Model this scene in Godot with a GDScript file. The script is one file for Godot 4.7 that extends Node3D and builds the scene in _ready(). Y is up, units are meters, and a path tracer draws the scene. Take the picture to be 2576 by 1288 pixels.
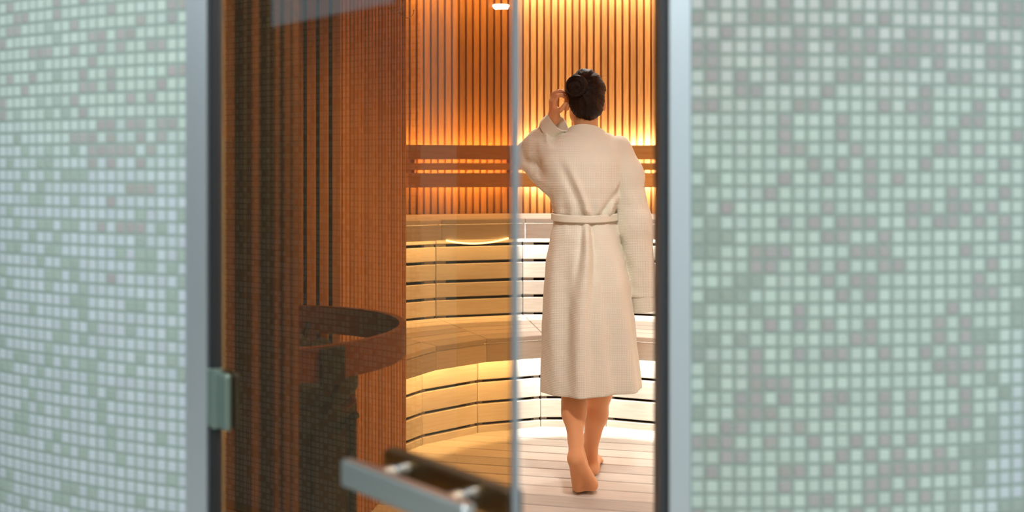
extends Node3D
# A round sauna seen through its half-open bronze glass door from a corridor clad in glass mosaic.
# Plan: X to the right, depth D away from the camera (world z = -D). The drum has its axis at AX.

const F := 2504.0                       # focal length in pixels of the 2576 x 1288 frame
const EYE := 1.29
const AX := Vector2(0.305, 3.82)        # axis of the drum (x, depth)
const CF := Vector2(0.305, 4.02)        # centre of the lower bench front
const R_OUT := 2.375
const R_IN := 2.30
const PITCH := 0.02128                  # mosaic pitch
const DECK_TURN := -12.3

var rng := RandomNumberGenerator.new()
var M := {}
var cache := {}
var taken := {}

func _ready() -> void:
	rng.seed = 7
	camera_and_light()
	materials()
	shell()
	mosaic_walls()
	slat_wall()
	sauna_floor()
	benches()
	backrest()
	partition()
	heater()
	door()
	person()
	lamps()

# ------------------------------------------------------------------ camera, environment, lights
func camera_and_light() -> void:
	var cam := Camera3D.new()
	cam.name = "camera"
	add_child(cam)
	var at := CameraAttributesPhysical.new()
	at.frustum_focal_length = 35.0
	at.frustum_focus_distance = 4.05
	at.exposure_aperture = 2.5
	at.frustum_near = 0.05
	at.frustum_far = 60.0
	cam.attributes = at
	cam.projection = Camera3D.PROJECTION_FRUSTUM
	cam.keep_aspect = Camera3D.KEEP_HEIGHT
	cam.near = 0.05
	cam.far = 60.0
	cam.size = 2.0 * 644.0 / F * 0.05
	cam.frustum_offset = Vector2(0, -(644.0 - 420.0) / F * 0.05)
	cam.position = Vector3(0, EYE, 0)
	cam.current = true
	var we := WorldEnvironment.new()
	we.name = "environment"
	var e := Environment.new()
	e.background_mode = Environment.BG_COLOR
	e.background_color = Color(0, 0, 0)
	e.tonemap_mode = Environment.TONE_MAPPER_LINEAR
	e.tonemap_exposure = 1.0
	e.sdfgi_enabled = true
	e.ssao_enabled = true
	e.ssil_enabled = true
	we.environment = e
	add_child(we)
	# corridor: ceiling panels
	for p in [[Vector3(-1.5, 2.675, -0.5), 4.6], [Vector3(0.3, 2.675, 0.6), 4.5], [Vector3(1.9, 2.675, 0.2), 4.7]]:
		area("panel_light", p[0], Vector3.DOWN, Vector2(1.2, 0.6), p[1], Color(0.97, 0.99, 1.0))
	# sauna: round ceiling lamp in front of the bather
	spot("ceiling_lamp_light", Vector3(0.42, 2.42, -4.80), 60.0, 2.5)
	spot("ceiling_lamp_light", Vector3(0.42, 2.42, -2.45), 72.0, 5.4)  # unseen second lamp, added to brighten the bather from behind

func spot(called: String, at: Vector3, angle: float, energy: float) -> void:
	var l := SpotLight3D.new()
	l.name = called
	l.position = at
	l.rotation_degrees.x = -90
	l.spot_angle = angle
	l.spot_angle_attenuation = 0.6
	l.spot_range = 14.0
	l.spot_attenuation = 2.0
	l.light_energy = energy
	l.light_color = WARM
	l.light_size = 0.12
	l.shadow_enabled = true
	add_child(l, true)

const WARM := Color(1.0, 0.965, 0.92)

func area(called: String, at: Vector3, towards: Vector3, size: Vector2, energy: float, color: Color, along := Vector3.ZERO) -> AreaLight3D:
	var l := AreaLight3D.new()
	l.name = called
	l.area_size = size
	l.area_normalize_energy = true
	l.light_energy = energy
	l.light_color = color
	l.shadow_enabled = true
	l.area_range = 14.0
	var z := -towards.normalized()
	var x := along
	if x == Vector3.ZERO:
		x = Vector3.RIGHT if absf(z.x) < 0.9 else Vector3.FORWARD
	x = (x - z * x.dot(z)).normalized()
	l.transform = Transform3D(Basis(x, z.cross(x), z), at)
	add_child(l, true)
	return l

# ------------------------------------------------------------------ small helpers
func P(v: Vector2, y := 0.0) -> Vector3:
	return Vector3(v.x, y, -v.y)

func polar(c: Vector2, r: float, deg: float) -> Vector2:      # 0 deg points away from the camera, + to the right
	return c + Vector2(sin(deg_to_rad(deg)), cos(deg_to_rad(deg))) * r

func front(r: float, deg: float) -> Vector2:                  # 0 deg points to the camera side of the drum
	return AX + Vector2(sin(deg_to_rad(deg)), -cos(deg_to_rad(deg))) * r

func numbered(called: String) -> String:
	taken[called] = taken.get(called, -1) + 1
	return called if taken[called] == 0 else "%s_%03d" % [called, taken[called]]

func thing(called: String, label: String, category: String, at := Vector3.ZERO, group := "") -> Node3D:
	var o := Node3D.new()
	o.name = numbered(called)
	o.position = at
	o.set_meta("label", label)
	o.set_meta("category", category)
	if group:
		o.set_meta("group", group)
	add_child(o)
	return o

func structure(called: String, label := "") -> Node3D:
	var o := Node3D.new()
	o.name = numbered(called)
	o.set_meta("kind", "structure")
	if label:
		o.set_meta("label", label)
	add_child(o)
	return o

func part(called: String, mesh: Mesh, m: Material, parent: Node, t := Transform3D()) -> MeshInstance3D:
	var o := MeshInstance3D.new()
	o.name = called
	o.mesh = mesh
	o.material_override = null
	o.transform = t
	o.cast_shadow = GeometryInstance3D.SHADOW_CASTING_SETTING_ON
	if m:
		for i in mesh.get_surface_count():
			o.set_surface_override_material(i, m)
	parent.add_child(o, true)
	return o

# one polygon, turned so that it faces away from a point inside
func face(st: SurfaceTool, pts: Array, inside: Vector3) -> void:
	var n: Vector3 = (pts[1] - pts[0]).cross(pts[2] - pts[0]).normalized()
	var mid := Vector3.ZERO
	for p in pts:
		mid += p
	mid /= pts.size()
	var out := n
	if n.dot(mid - inside) < 0.0:
		out = -n
	var order := range(pts.size())
	if n.dot(out) > 0.0:
		order.reverse()
	for i in range(1, pts.size() - 1):
		for k in [order[0], order[i], order[i + 1]]:
			st.set_normal(out)
			st.add_vertex(pts[k])

func begin() -> SurfaceTool:
	var st := SurfaceTool.new()
	st.begin(Mesh.PRIMITIVE_TRIANGLES)
	return st

# a bevelled board, length along x
func board(size: Vector3, c := 0.002) -> ArrayMesh:
	var key := "%0.4f %0.4f %0.4f %0.4f" % [size.x, size.y, size.z, c]
	if cache.has(key):
		return cache[key]
	var h := size / 2.0
	var st := begin()
	var v := {}
	for sx in [-1, 1]:
		for sy in [-1, 1]:
			for sz in [-1, 1]:
				v[[sx, sy, sz]] = [Vector3(sx * h.x, sy * (h.y - c), sz * (h.z - c)), Vector3(sx * (h.x - c), sy * h.y, sz * (h.z - c)), Vector3(sx * (h.x - c), sy * (h.y - c), sz * h.z)]
	for s in [-1, 1]:
		face(st, [v[[s, -1, -1]][0], v[[s, 1, -1]][0], v[[s, 1, 1]][0], v[[s, -1, 1]][0]], Vector3.ZERO)
		face(st, [v[[-1, s, -1]][1], v[[1, s, -1]][1], v[[1, s, 1]][1], v[[-1, s, 1]][1]], Vector3.ZERO)
		face(st, [v[[-1, -1, s]][2], v[[1, -1, s]][2], v[[1, 1, s]][2], v[[-1, 1, s]][2]], Vector3.ZERO)
		for t in [-1, 1]:
			face(st, [v[[s, t, -1]][0], v[[s, t, 1]][0], v[[s, t, 1]][1], v[[s, t, -1]][1]], Vector3.ZERO)
			face(st, [v[[s, -1, t]][0], v[[s, 1, t]][0], v[[s, 1, t]][2], v[[s, -1, t]][2]], Vector3.ZERO)
			face(st, [v[[-1, s, t]][1], v[[1, s, t]][1], v[[1, s, t]][2], v[[-1, s, t]][2]], Vector3.ZERO)
			for u in [-1, 1]:
				face(st, [v[[s, t, u]][0], v[[s, t, u]][1], v[[s, t, u]][2]], Vector3.ZERO)
	cache[key] = st.commit()
	return cache[key]

# a board between two plan points, centred on the line, its faces square to it
func span(called: String, a: Vector2, b: Vector2, y0: float, y1: float, thick: float, m: Material, parent: Node, c := 0.003, gap := 0.0) -> MeshInstance3D:
	var d := b - a
	var len := snappedf(d.length() - gap, 0.001)
	var x := Vector3(d.x, 0, -d.y).normalized()
	var t := Transform3D(Basis(x, Vector3.UP, x.cross(Vector3.UP)), P((a + b) / 2.0, (y0 + y1) / 2.0))
	return part(called, board(Vector3(len, y1 - y0, thick), c), m, parent, t)

# a plank with a plan of four corners (a, b along the front; c, d along the back), chamfered on top
func plank(called: String, q: Array, y0: float, y1: float, m: Material, parent: Node, c := 0.003) -> MeshInstance3D:
	var mid: Vector2 = (q[0] + q[1] + q[2] + q[3]) / 4.0
	var d: Vector2 = q[1] - q[0]
	var x := Vector3(d.x, 0, -d.y).normalized()
	var t := Transform3D(Basis(x, Vector3.UP, x.cross(Vector3.UP)), P(mid, y0))
	var inv := t.affine_inverse()
	var ring := []
	for p in q:
		ring.append(inv * P(p, y0))
	var st := begin()
	var hgt := y1 - y0
	var low := []
	var side := []
	var top := []
	for i in 4:
		var p: Vector3 = ring[i]
		low.append(p)
		side.append(p + Vector3(0, hgt - c, 0))
		var e1: Vector3 = (ring[(i + 1) % 4] - p).normalized()
		var e2: Vector3 = (ring[(i + 3) % 4] - p).normalized()
		top.append(p + (e1 + e2) * c + Vector3(0, hgt, 0))
	var inside := Vector3(0, hgt / 2.0, 0)
	face(st, top, inside)
	face(st, low, inside)
	for i in 4:
		var j := (i + 1) % 4
		face(st, [low[i], low[j], side[j], side[i]], inside)
		face(st, [side[i], side[j], top[j], top[i]], inside)
	return part(called, st.commit(), m, parent, t)

# an arc-shaped wall or ring; angles in degrees on front() or polar()
func arc_mesh(c: Vector2, r0: float, r1: float, a0: float, a1: float, y0: float, y1: float, n: int) -> ArrayMesh:
	var st := begin()
	for i in n:
		var q := []
		var nn := []
		for k in 2:
			var a := deg_to_rad(lerpf(a0, a1, float(i + k) / n))
			var d := Vector2(sin(a), cos(a))
			nn.append(Vector3(d.x, 0, -d.y))
			q.append([P(c + d * r0, y0), P(c + d * r0, y1), P(c + d * r1, y0), P(c + d * r1, y1)])
		smooth_quad(st, [q[0][2], q[1][2], q[1][3], q[0][3]], [nn[0], nn[1], nn[1], nn[0]])
		smooth_quad(st, [q[0][0], q[1][0], q[1][1], q[0][1]], [-nn[0], -nn[1], -nn[1], -nn[0]])
		smooth_quad(st, [q[0][1], q[1][1], q[1][3], q[0][3]], [Vector3.UP, Vector3.UP, Vector3.UP, Vector3.UP])
		smooth_quad(st, [q[0][0], q[1][0], q[1][2], q[0][2]], [Vector3.DOWN, Vector3.DOWN, Vector3.DOWN, Vector3.DOWN])
		for k in 2:
			if (k == 0 and i == 0) or (k == 1 and i == n - 1):
				var e: Vector3 = nn[k].cross(Vector3.UP) * (1.0 if k == 1 else -1.0)
				smooth_quad(st, [q[k][0], q[k][1], q[k][3], q[k][2]], [e, e, e, e])
	return st.commit()

func smooth_quad(st: SurfaceTool, p: Array, n: Array) -> void:
	var g: Vector3 = (p[1] - p[0]).cross(p[2] - p[0])
	var order := [0, 2, 1, 0, 3, 2] if g.dot(n[0]) > 0.0 else [0, 1, 2, 0, 2, 3]
	for k in order:
		st.set_normal(n[k])
		st.add_vertex(p[k])

# a tube through points with a radius for each
func tube(st: SurfaceTool, pts: Array, radii: Array, sides := 8, closed_ends := true) -> void:
	var rings := []
	var up := Vector3.UP
	for i in pts.size():
		var d: Vector3 = (pts[mini(i + 1, pts.size() - 1)] - pts[maxi(i - 1, 0)]).normalized()
		var u := up - d * up.dot(d)
		if u.length() < 0.05:
			u = Vector3.RIGHT - d * d.x
		u = u.normalized()
		up = u
		var w := d.cross(u)
		var ring := []
		for k in sides:
			var a := TAU * k / sides
			ring.append([pts[i] + (u * cos(a) + w * sin(a)) * radii[i], u * cos(a) + w * sin(a)])
		rings.append(ring)
	for i in rings.size() - 1:
		for k in sides:
			var k2 := (k + 1) % sides
			var a = rings[i][k]
			var b = rings[i][k2]
			var c = rings[i + 1][k2]
			var d = rings[i + 1][k]
			smooth_quad(st, [a[0], b[0], c[0], d[0]], [a[1], b[1], c[1], d[1]])
	if closed_ends:
		for e in [0, rings.size() - 1]:
			var dirn: Vector3 = (pts[1] - pts[0]) if e == 0 else (pts[-2] - pts[-1])
			var poly := []
			for k in sides:
				poly.append(rings[e][k][0])
			face(st, poly, pts[e] + dirn)

func tube_mesh(pts: Array, r: float, sides := 8) -> ArrayMesh:
	var st := begin()
	var rr := []
	for p in pts:
		rr.append(r)
	tube(st, pts, rr, sides)
	return st.commit()

# ------------------------------------------------------------------ materials
func srgb(r: float, g: float, b: float) -> Color:
	return Color(r / 255.0, g / 255.0, b / 255.0)

func mat(called: String, c: Color, rough := 0.6, metal := 0.0, spec := 0.5) -> StandardMaterial3D:
	var m := StandardMaterial3D.new()
	m.resource_name = called
	m.albedo_color = c
	m.roughness = rough
	m.metallic = metal
	m.metallic_specular = spec
	return m

func noise_tex(seed_: int, freq: float, ramp: Array, size := 512, octaves := 4) -> NoiseTexture2D:
	var n := FastNoiseLite.new()
	n.seed = seed_
	n.noise_type = FastNoiseLite.TYPE_SIMPLEX_SMOOTH
	n.frequency = freq
	n.fractal_octaves = octaves
	n.domain_warp_enabled = true
	n.domain_warp_amplitude = 18.0
	n.domain_warp_frequency = 0.008
	var t := NoiseTexture2D.new()
	t.width = size
	t.height = size
	t.noise = n
	t.seamless = true
	var g := Gradient.new()
	g.offsets = PackedFloat32Array(ramp.map(func(x): return x[0]))
	g.colors = PackedColorArray(ramp.map(func(x): return x[1]))
	t.color_ramp = g
	return t

func wood(called: String, dark: Color, mid: Color, light: Color, rough: float, count := 4) -> Array:
	var tex := noise_tex(called.hash() % 1000, 0.016, [[0.0, dark], [0.42, mid], [0.6, light], [1.0, mid.lerp(light, 0.5)]])
	var out := []
	for i in count:
		var m := mat(called, Color(1, 1, 1), rough, 0.0, 0.35)
		var k := 1.0 - 0.05 * (i % 3)
		m.albedo_color = Color(k, k, k)
		m.albedo_texture = tex
		m.uv1_triplanar = true
		m.uv1_triplanar_sharpness = 4.0
		m.uv1_scale = Vector3(0.55, 7.0, 7.0)
		m.uv1_offset = Vector3(0.37 * i, 0.21 * i, 0.43 * i)
		out.append(m)
	return out

func materials() -> void:
	M.pale = wood("pale aspen", srgb(208, 199, 185), srgb(215, 208, 197), srgb(219, 214, 205), 0.55)
	M.slat = wood("alder slat", srgb(182, 126, 64), srgb(191, 136, 72), srgb(196, 143, 79), 0.6)
	M.deck = wood("pale deck", srgb(203, 197, 188), srgb(210, 205, 197), srgb(214, 210, 203), 0.5)
	M.brown = wood("brown stained alder", srgb(80, 53, 30), srgb(94, 64, 36), srgb(102, 70, 41), 0.65)  # same alder as the slats, its colour darkened for the uprights in shade
	M.panel = mat("wood lining", srgb(176, 112, 56), 0.8)
	M.dark = mat("dark core and void shade", srgb(44, 32, 24), 0.9)
	M.grout = mat("grey green grout", srgb(140, 156, 149), 0.85)
	M.alu = mat("satin aluminium", srgb(196, 207, 214), 0.38, 0.75)
	M.steel = mat("brushed steel", srgb(205, 214, 216), 0.28, 0.9)
	M.rubber = mat("black seal", srgb(26, 27, 29), 0.6)
	M.slate = mat("slate grey seal", srgb(58, 65, 72), 0.55)
	M.black = mat("black steel", srgb(20, 19, 19), 0.75, 0.0)
	M.edge = mat("glass edge reflection", srgb(128, 136, 140), 0.35)
	M.darkwood = mat("dark stained handle wood", srgb(17, 12, 10), 0.6)
	M.hinge = mat("dull hinge metal", srgb(122, 142, 134), 0.45, 0.6)
	M.ringwood = wood("guard rail wood", srgb(92, 55, 31), srgb(110, 67, 38), srgb(120, 75, 44), 0.6, 1)
	M.stone = mat("heater stone", srgb(52, 50, 50), 0.9)
	M.plaster = mat("corridor plaster", srgb(214, 220, 220), 0.9)
	M.tilefloor = mat("corridor floor", srgb(170, 166, 158), 0.5)
	M.ceil = mat("ceiling white", srgb(232, 234, 234), 0.9)
	M.led = glow("led tape", Color(1.0, 0.95, 0.88), 3.0)
	M.white_led = glow("lamp diffuser", Color(1.0, 0.95, 0.88), 2.0)
	M.panel_glow = glow("panel diffuser", Color(0.94, 0.98, 1.0), 2.0)
	var g := mat("bronze glass", Color(0.81, 0.635, 0.39, 0.02), 0.0)
	g.transparency = BaseMaterial3D.TRANSPARENCY_ALPHA
	g.refraction_enabled = true
	g.refraction_scale = 0.06
	M.glass = g
	var f := mat("frosted film", Color(0.46, 0.52, 0.54, 0.17), 0.5)
	f.transparency = BaseMaterial3D.TRANSPARENCY_ALPHA
	M.film = f

func glow(called: String, c: Color, e: float) -> StandardMaterial3D:
	var m := mat(called, Color(0.9, 0.9, 0.9), 0.6)
	m.emission_enabled = true
	m.emission = c
	m.emission_energy_multiplier = e
	return m

# ------------------------------------------------------------------ the building
const DOOR_L := -20.25      # degrees on front(): edges of the mosaic either side of the door
const DOOR_R := -1.15
const TOP := 2.45

func shell() -> void:
	var o := structure("floor_001")
	part("slab", board(Vector3(14.0, 0.1, 9.6), 0.001), M.tilefloor, o, Transform3D(Basis(), Vector3(-3.0, -0.085, -2.6)))
	o = structure("ceiling_001")
	part("slab", board(Vector3(14.0, 0.1, 9.6), 0.001), M.ceil, o, Transform3D(Basis(), Vector3(-3.0, 2.75, -2.6)))
	for w in [["wall_corridor_end", Vector3(-3, 1.35, 2.25), Vector3(14.2, 2.8, 0.1)], ["wall_corridor_far", Vector3(-3, 1.35, -7.45), Vector3(14.2, 2.8, 0.1)], ["wall_corridor_left", Vector3(-10.05, 1.35, -2.6), Vector3(0.1, 2.8, 9.6)], ["wall_corridor_right", Vector3(4.05, 1.35, -2.6), Vector3(0.1, 2.8, 9.6)]]:
		o = structure(w[0])
		part("panel", board(w[2], 0.001), M.plaster, o, Transform3D(Basis(), w[1]))
	# the drum
	o = structure("wall_back")
	part("lining", arc_mesh(AX, R_IN, R_OUT, -75, 75, -0.03, TOP, 60), M.panel, o)
	o = structure("ceiling")
	var st := begin()
	var n := 72
	for i in n:
		var a := TAU * i / n
		var b := TAU * (i + 1) / n
		var p := P(AX + Vector2(sin(a), cos(a)) * R_OUT)
		var q := P(AX + Vector2(sin(b), cos(b)) * R_OUT)
		for y in [TOP, TOP + 0.05]:
			var up := Vector3.UP if y > TOP else Vector3.DOWN
			face(st, [P(AX, y), p + Vector3(0, y, 0), q + Vector3(0, y, 0)], P(AX, y) - up)
	part("boarding", st.commit(), M.slat[0], o)

func tile_at(r: float, deg: float, y: float) -> Transform3D:
	var a := deg_to_rad(deg)
	var out := Vector3(sin(a), 0, cos(a))
	var right := Vector3(cos(a), 0, -sin(a))
	return Transform3D(Basis(right, Vector3.UP, out), P(front(r, deg), y))

# what each tile is: . light, s sage, # grey; read from the wall row by row
const RIGHT_ROWS := [
	".#..#.#..#......#..#..##", "#...###....#.#........##", "..#....#.##.#..##..##...", "##...###..###.####...##.", "##....##...#.###.#...##.",
	".#.#..#...##......##....", "...##....#......#.....#.", "##.....##....#.##...#...", "......#...#.....#..##...", "......#...#.......#....#",
	"......##...#.....##.#...", "s.......#.#.#...#.....#.", ".s....#..#..#.#.....#...", "s....#......#.....#...#.", "s.#......#.....##.##.#..",
	".s....#.#.###..#.##.#.#.", "sss......##..#........#.", "ss..###....###.....#....", "....##..#.#..##......#..", "...ss....#.##.......#..s",
	".sss......#.#.......##..", "s...s..#..........#....s", ".....#.#.#..#....#.#...s", "ss.s.......##....#.#ss..", "s...#..#.##..#..#.#.#...",
	".s..#............####...", ".s..###...........#..s..", "...##.#..##..#.#...#..s.", "s..###...#...#.#...#....", "..##...#..........##.s..",
	"###..#..#..#.#.#.....s..", "..##......#.#.#..#.sss..", ".#....##.#...######.s...", "......#.....##.#....s...", "........##..#.#.#.s.....", "#.s...#....#.#....s...ss",
]
const LEFT_ROWS := [
	"..#.....#..#..........", "...##...#.....#.....##", "..##...s..#......#..#.", ".#......s...##.##.....", "#....###..#..#.#..##..", "......s.....#.........",
	"..#..#..s..#..#.....##", "s...#......##.#....#..", ".#....s.s.#.....#.#...", ".#.s...s.s.#..........", ".............##.##.##.", "s..s......###.#..#.#..",
	"....s..s..s.#####.#..s", "..s...ss....#.#..#....", "....s..s.sss..........", "s..s..s.........###..s", ".....ss...s...#.......", "s.s..............s...s",
	"...s..ss.ss..#.###.s..", "s....s..s........s....", "..ss...ss......s.ss..s", "s.....s..ss......ss.s.", ".s.....ss.s...#......s", "s.s....s...s........s.",
	".s........ss....ss..s.", "s....s.....s..........", "s........s..s...s...s.", "........ss.s..........", "ss.....s.....s...s..s.", "...ss..s.s.ss...s....s", "sss...s.....s.........",
]

var tile_mats := {}
var patch := FastNoiseLite.new()

# the hue of a light tile drifts from grey-white to mint to ice blue over the wall, as laid
func tile_color(kind: String, u: float, v: float, side: String) -> Color:
	var mint := srgb(183, 200, 192)
	var white := srgb(190, 197, 194)
	var ice := srgb(186, 197, 204)
	var k := 0.5 + 0.5 * patch.get_noise_2d(u * 9.0, v * 9.0)
	var c := mint
	if side == "left":
		var low := smoothstep(1.42, 1.22, v + 0.12 * (k - 0.5))
		c = mint.lerp(ice, low)
	else:
		var high := smoothstep(1.30, 1.50, v + 0.2 * (k - 0.5))
		c = mint.lerp(white, high)
		if u > 0.40 and v < 1.05:
			c = c.lerp(ice, smoothstep(0.40, 0.50, u + (1.05 - v) * 0.3 - 0.06))
	if kind == "#":
		c = srgb(164, 163, 162)
	elif kind == "s":
		c = srgb(158, 174, 166) if side == "left" else srgb(154, 168, 160)
	var j := 1.0 + 0.05 * (rng.randf() - 0.5)
	return Color(c.r * j, c.g * j, c.b * j)

func tile_material(c: Color) -> StandardMaterial3D:
	var key := "%d %d %d" % [int(c.r * 90.0), int(c.g * 90.0), int(c.b * 90.0)]
	if not tile_mats.has(key):
		var m := mat("glass tile", Color(int(c.r * 90.0) / 90.0 + 0.005, int(c.g * 90.0) / 90.0 + 0.005, int(c.b * 90.0) / 90.0 + 0.005), 0.22, 0.0, 0.5)
		tile_mats[key] = m
	return tile_mats[key]

func mosaic_walls() -> void:
	patch.seed = 3
	patch.frequency = 0.35
	var mesh := board(Vector3(0.0170, 0.0170, 0.005), 0.0014)
	var many := mat("glass tile", Color(1, 1, 1), 0.22, 0.0, 0.5)
	many.vertex_color_use_as_albedo = true
	var step := rad_to_deg(PITCH / R_OUT)
	for side in ["right", "left"]:
		var o := structure("wall_" + side)
		var s := 1.0 if side == "right" else -1.0
		var edge := DOOR_R if side == "right" else DOOR_L
		var far := 104.0 if side == "right" else -104.0
		# arc_mesh counts from the far side of the drum
		part("core", arc_mesh(AX, R_IN, R_OUT, 180.0 - far, 180.0 - edge, -0.03, TOP, 50), M.grout, o)
		part("lining", arc_mesh(AX, R_IN - 0.012, R_IN, 180.0 - far, 180.0 - edge - s * 0.9, -0.03, TOP, 50), M.panel, o)
		var rows: Array = RIGHT_ROWS if side == "right" else LEFT_ROWS
		var top_y := (EYE + (420.0 - 6.5) * 1.44 / F) if side == "right" else (EYE + (420.0 - 8.0 + 33.3) * 1.59 / F)
		var cols := 100 if side == "right" else 84
		var first := int(floor((TOP - top_y) / PITCH))
		var single := 0
		var where: Array[Transform3D] = []
		var tint: Array[Color] = []
		for r in range(-first, int(top_y / PITCH)):
			var y := top_y - r * PITCH
			for c in cols:
				var kind := "."
				if r >= 0 and r < rows.size() and c < rows[r].length():
					var line: String = rows[r]
					kind = line[c] if side == "right" else line[line.length() - 1 - c]
				elif rng.randf() < 0.2:
					kind = "s" if (side == "left" and y < 1.1) else "#"
				var deg := edge + s * (c + 0.55) * step
				var t := tile_at(R_OUT - 0.0018, deg, y)
				t.basis = t.basis * Basis.from_euler(Vector3(rng.randf_range(-0.012, 0.012), rng.randf_range(-0.012, 0.012), rng.randf_range(-0.006, 0.006)))
				var color := tile_color(kind, c * PITCH, y, side)
				if r >= 0 and r < 36 and c < 9 and single < 300:
					part("tile", mesh, tile_material(color), o, t)
					single += 1
				else:
					where.append(t)
					tint.append(color.srgb_to_linear())
		copies("tiles_beyond", mesh, many, where, tint, o)
	# over the door
	var o2 := structure("wall_above_door")
	part("core", arc_mesh(AX, R_IN, R_OUT, 180.0 - DOOR_R, 180.0 - DOOR_L, 2.16, TOP, 10), M.grout, o2)
	var w2: Array[Transform3D] = []
	var t2: Array[Color] = []
	for r in 12:
		for c in int((DOOR_R - DOOR_L) / step):
			w2.append(tile_at(R_OUT - 0.0018, DOOR_L + (c + 0.5) * step, 2.18 + r * PITCH))
			t2.append(tile_color("#" if rng.randf() < 0.25 else ".", c * PITCH, 2.2, "right").srgb_to_linear())
	copies("tiles_beyond", mesh, many, w2, t2, o2)
	# the mosaic wall of the corridor to the left, mirrored in the door
	var o3 := structure("wall_corridor_mosaic")
	var a := Vector2(-2.30, 1.48)
	var b := Vector2(-3.30, 3.20)
	span("core", a, b, -0.03, 2.7, 0.2, M.grout, o3, 0.002)
	var d := (b - a).normalized()
	var nrm := Vector2(-d.y, d.x)
	if nrm.x < 0:
		nrm = -nrm
	var nn := P(nrm)
	var w3: Array[Transform3D] = []
	var t3: Array[Color] = []
	for i in int((b - a).length() / PITCH):
		for r in 125:
			var y := 0.012 + r * PITCH
			var base := P(a + d * (i + 0.5) * PITCH + nrm * 0.0984, y)
			w3.append(Transform3D(Basis(Vector3.UP.cross(nn), Vector3.UP, nn), base))
			t3.append(tile_color("#" if rng.randf() < 0.25 else ".", i * PITCH, y, "right").srgb_to_linear())
	copies("tiles_beyond", mesh, many, w3, t3, o3)

func copies(called: String, mesh: Mesh, m: Material, where: Array[Transform3D], tint: Array[Color], parent: Node) -> void:
	var mm := MultiMesh.new()
	mm.transform_format = MultiMesh.TRANSFORM_3D
	mm.use_colors = true
	mm.mesh = mesh
	mm.instance_count = where.size()
	for i in where.size():
		mm.set_instance_transform(i, where[i])
		mm.set_instance_color(i, tint[i])
	var o := MultiMeshInstance3D.new()
	o.name = called
	o.multimesh = mm
	o.material_override = m
	o.set_meta("kind", "stuff")
	parent.add_child(o, true)

# vertical slats on the far wall
func slat_wall() -> void:
	var o: Node = get_node("wall_back")
	var step := rad_to_deg(0.0436 / 2.285)
	var mesh := board(Vector3(1.47, 0.030, 0.022), 0.002)
	for i in range(-34, 32):
		var a := i * step
		var d := Vector2(sin(deg_to_rad(a)), cos(deg_to_rad(a)))
		var inward := -P(d)
		# board length is local x: turned upright
		var t := Transform3D(Basis(Vector3.UP, inward.cross(Vector3.UP), inward), P(AX + d * 2.287, 0.975 + 0.735))
		part("slat", mesh, M.slat[posmod(i * 7, 4)], o, t)

func sauna_floor() -> void:
	var o := structure("floor")
	var st := begin()
	for i in 48:
		var a := TAU * i / 48.0
		var b := TAU * (i + 1) / 48.0
		face(st, [P(AX, -0.0305), P(AX + Vector2(sin(a), cos(a)) * (R_IN - 0.014), -0.0305), P(AX + Vector2(sin(b), cos(b)) * (R_IN - 0.014), -0.0305)], P(AX, -1.0))
	part("underlay", st.commit(), M.slat[0], o)
	var dir := Vector2(cos(deg_to_rad(DECK_TURN)), sin(deg_to_rad(DECK_TURN)))
	var nrm := Vector2(-dir.y, dir.x)
	for i in range(-18, 16):
		var c := CF + nrm * (i * 0.1143 + 0.028)
		var off := (c - AX).dot(nrm)
		var half2 := R_IN * R_IN - off * off
		if half2 < 0.1:
			continue
		var mid := AX + nrm * off
		var half := sqrt(half2) - 0.03
		span("deck_plank", mid - dir * half, mid + dir * half, -0.028, 0.0, 0.1063, M.deck[posmod(i * 5, 4)], o, 0.003)

# ------------------------------------------------------------------ benches
func fjoint(j: int, r: float) -> Vector2:
	return polar(CF, r, 10.0 + 20.0 * j)

func bjoint(j: int, r: float) -> Vector2:
	return polar(AX, r, 8.1 + 16.2 * j)

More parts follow.
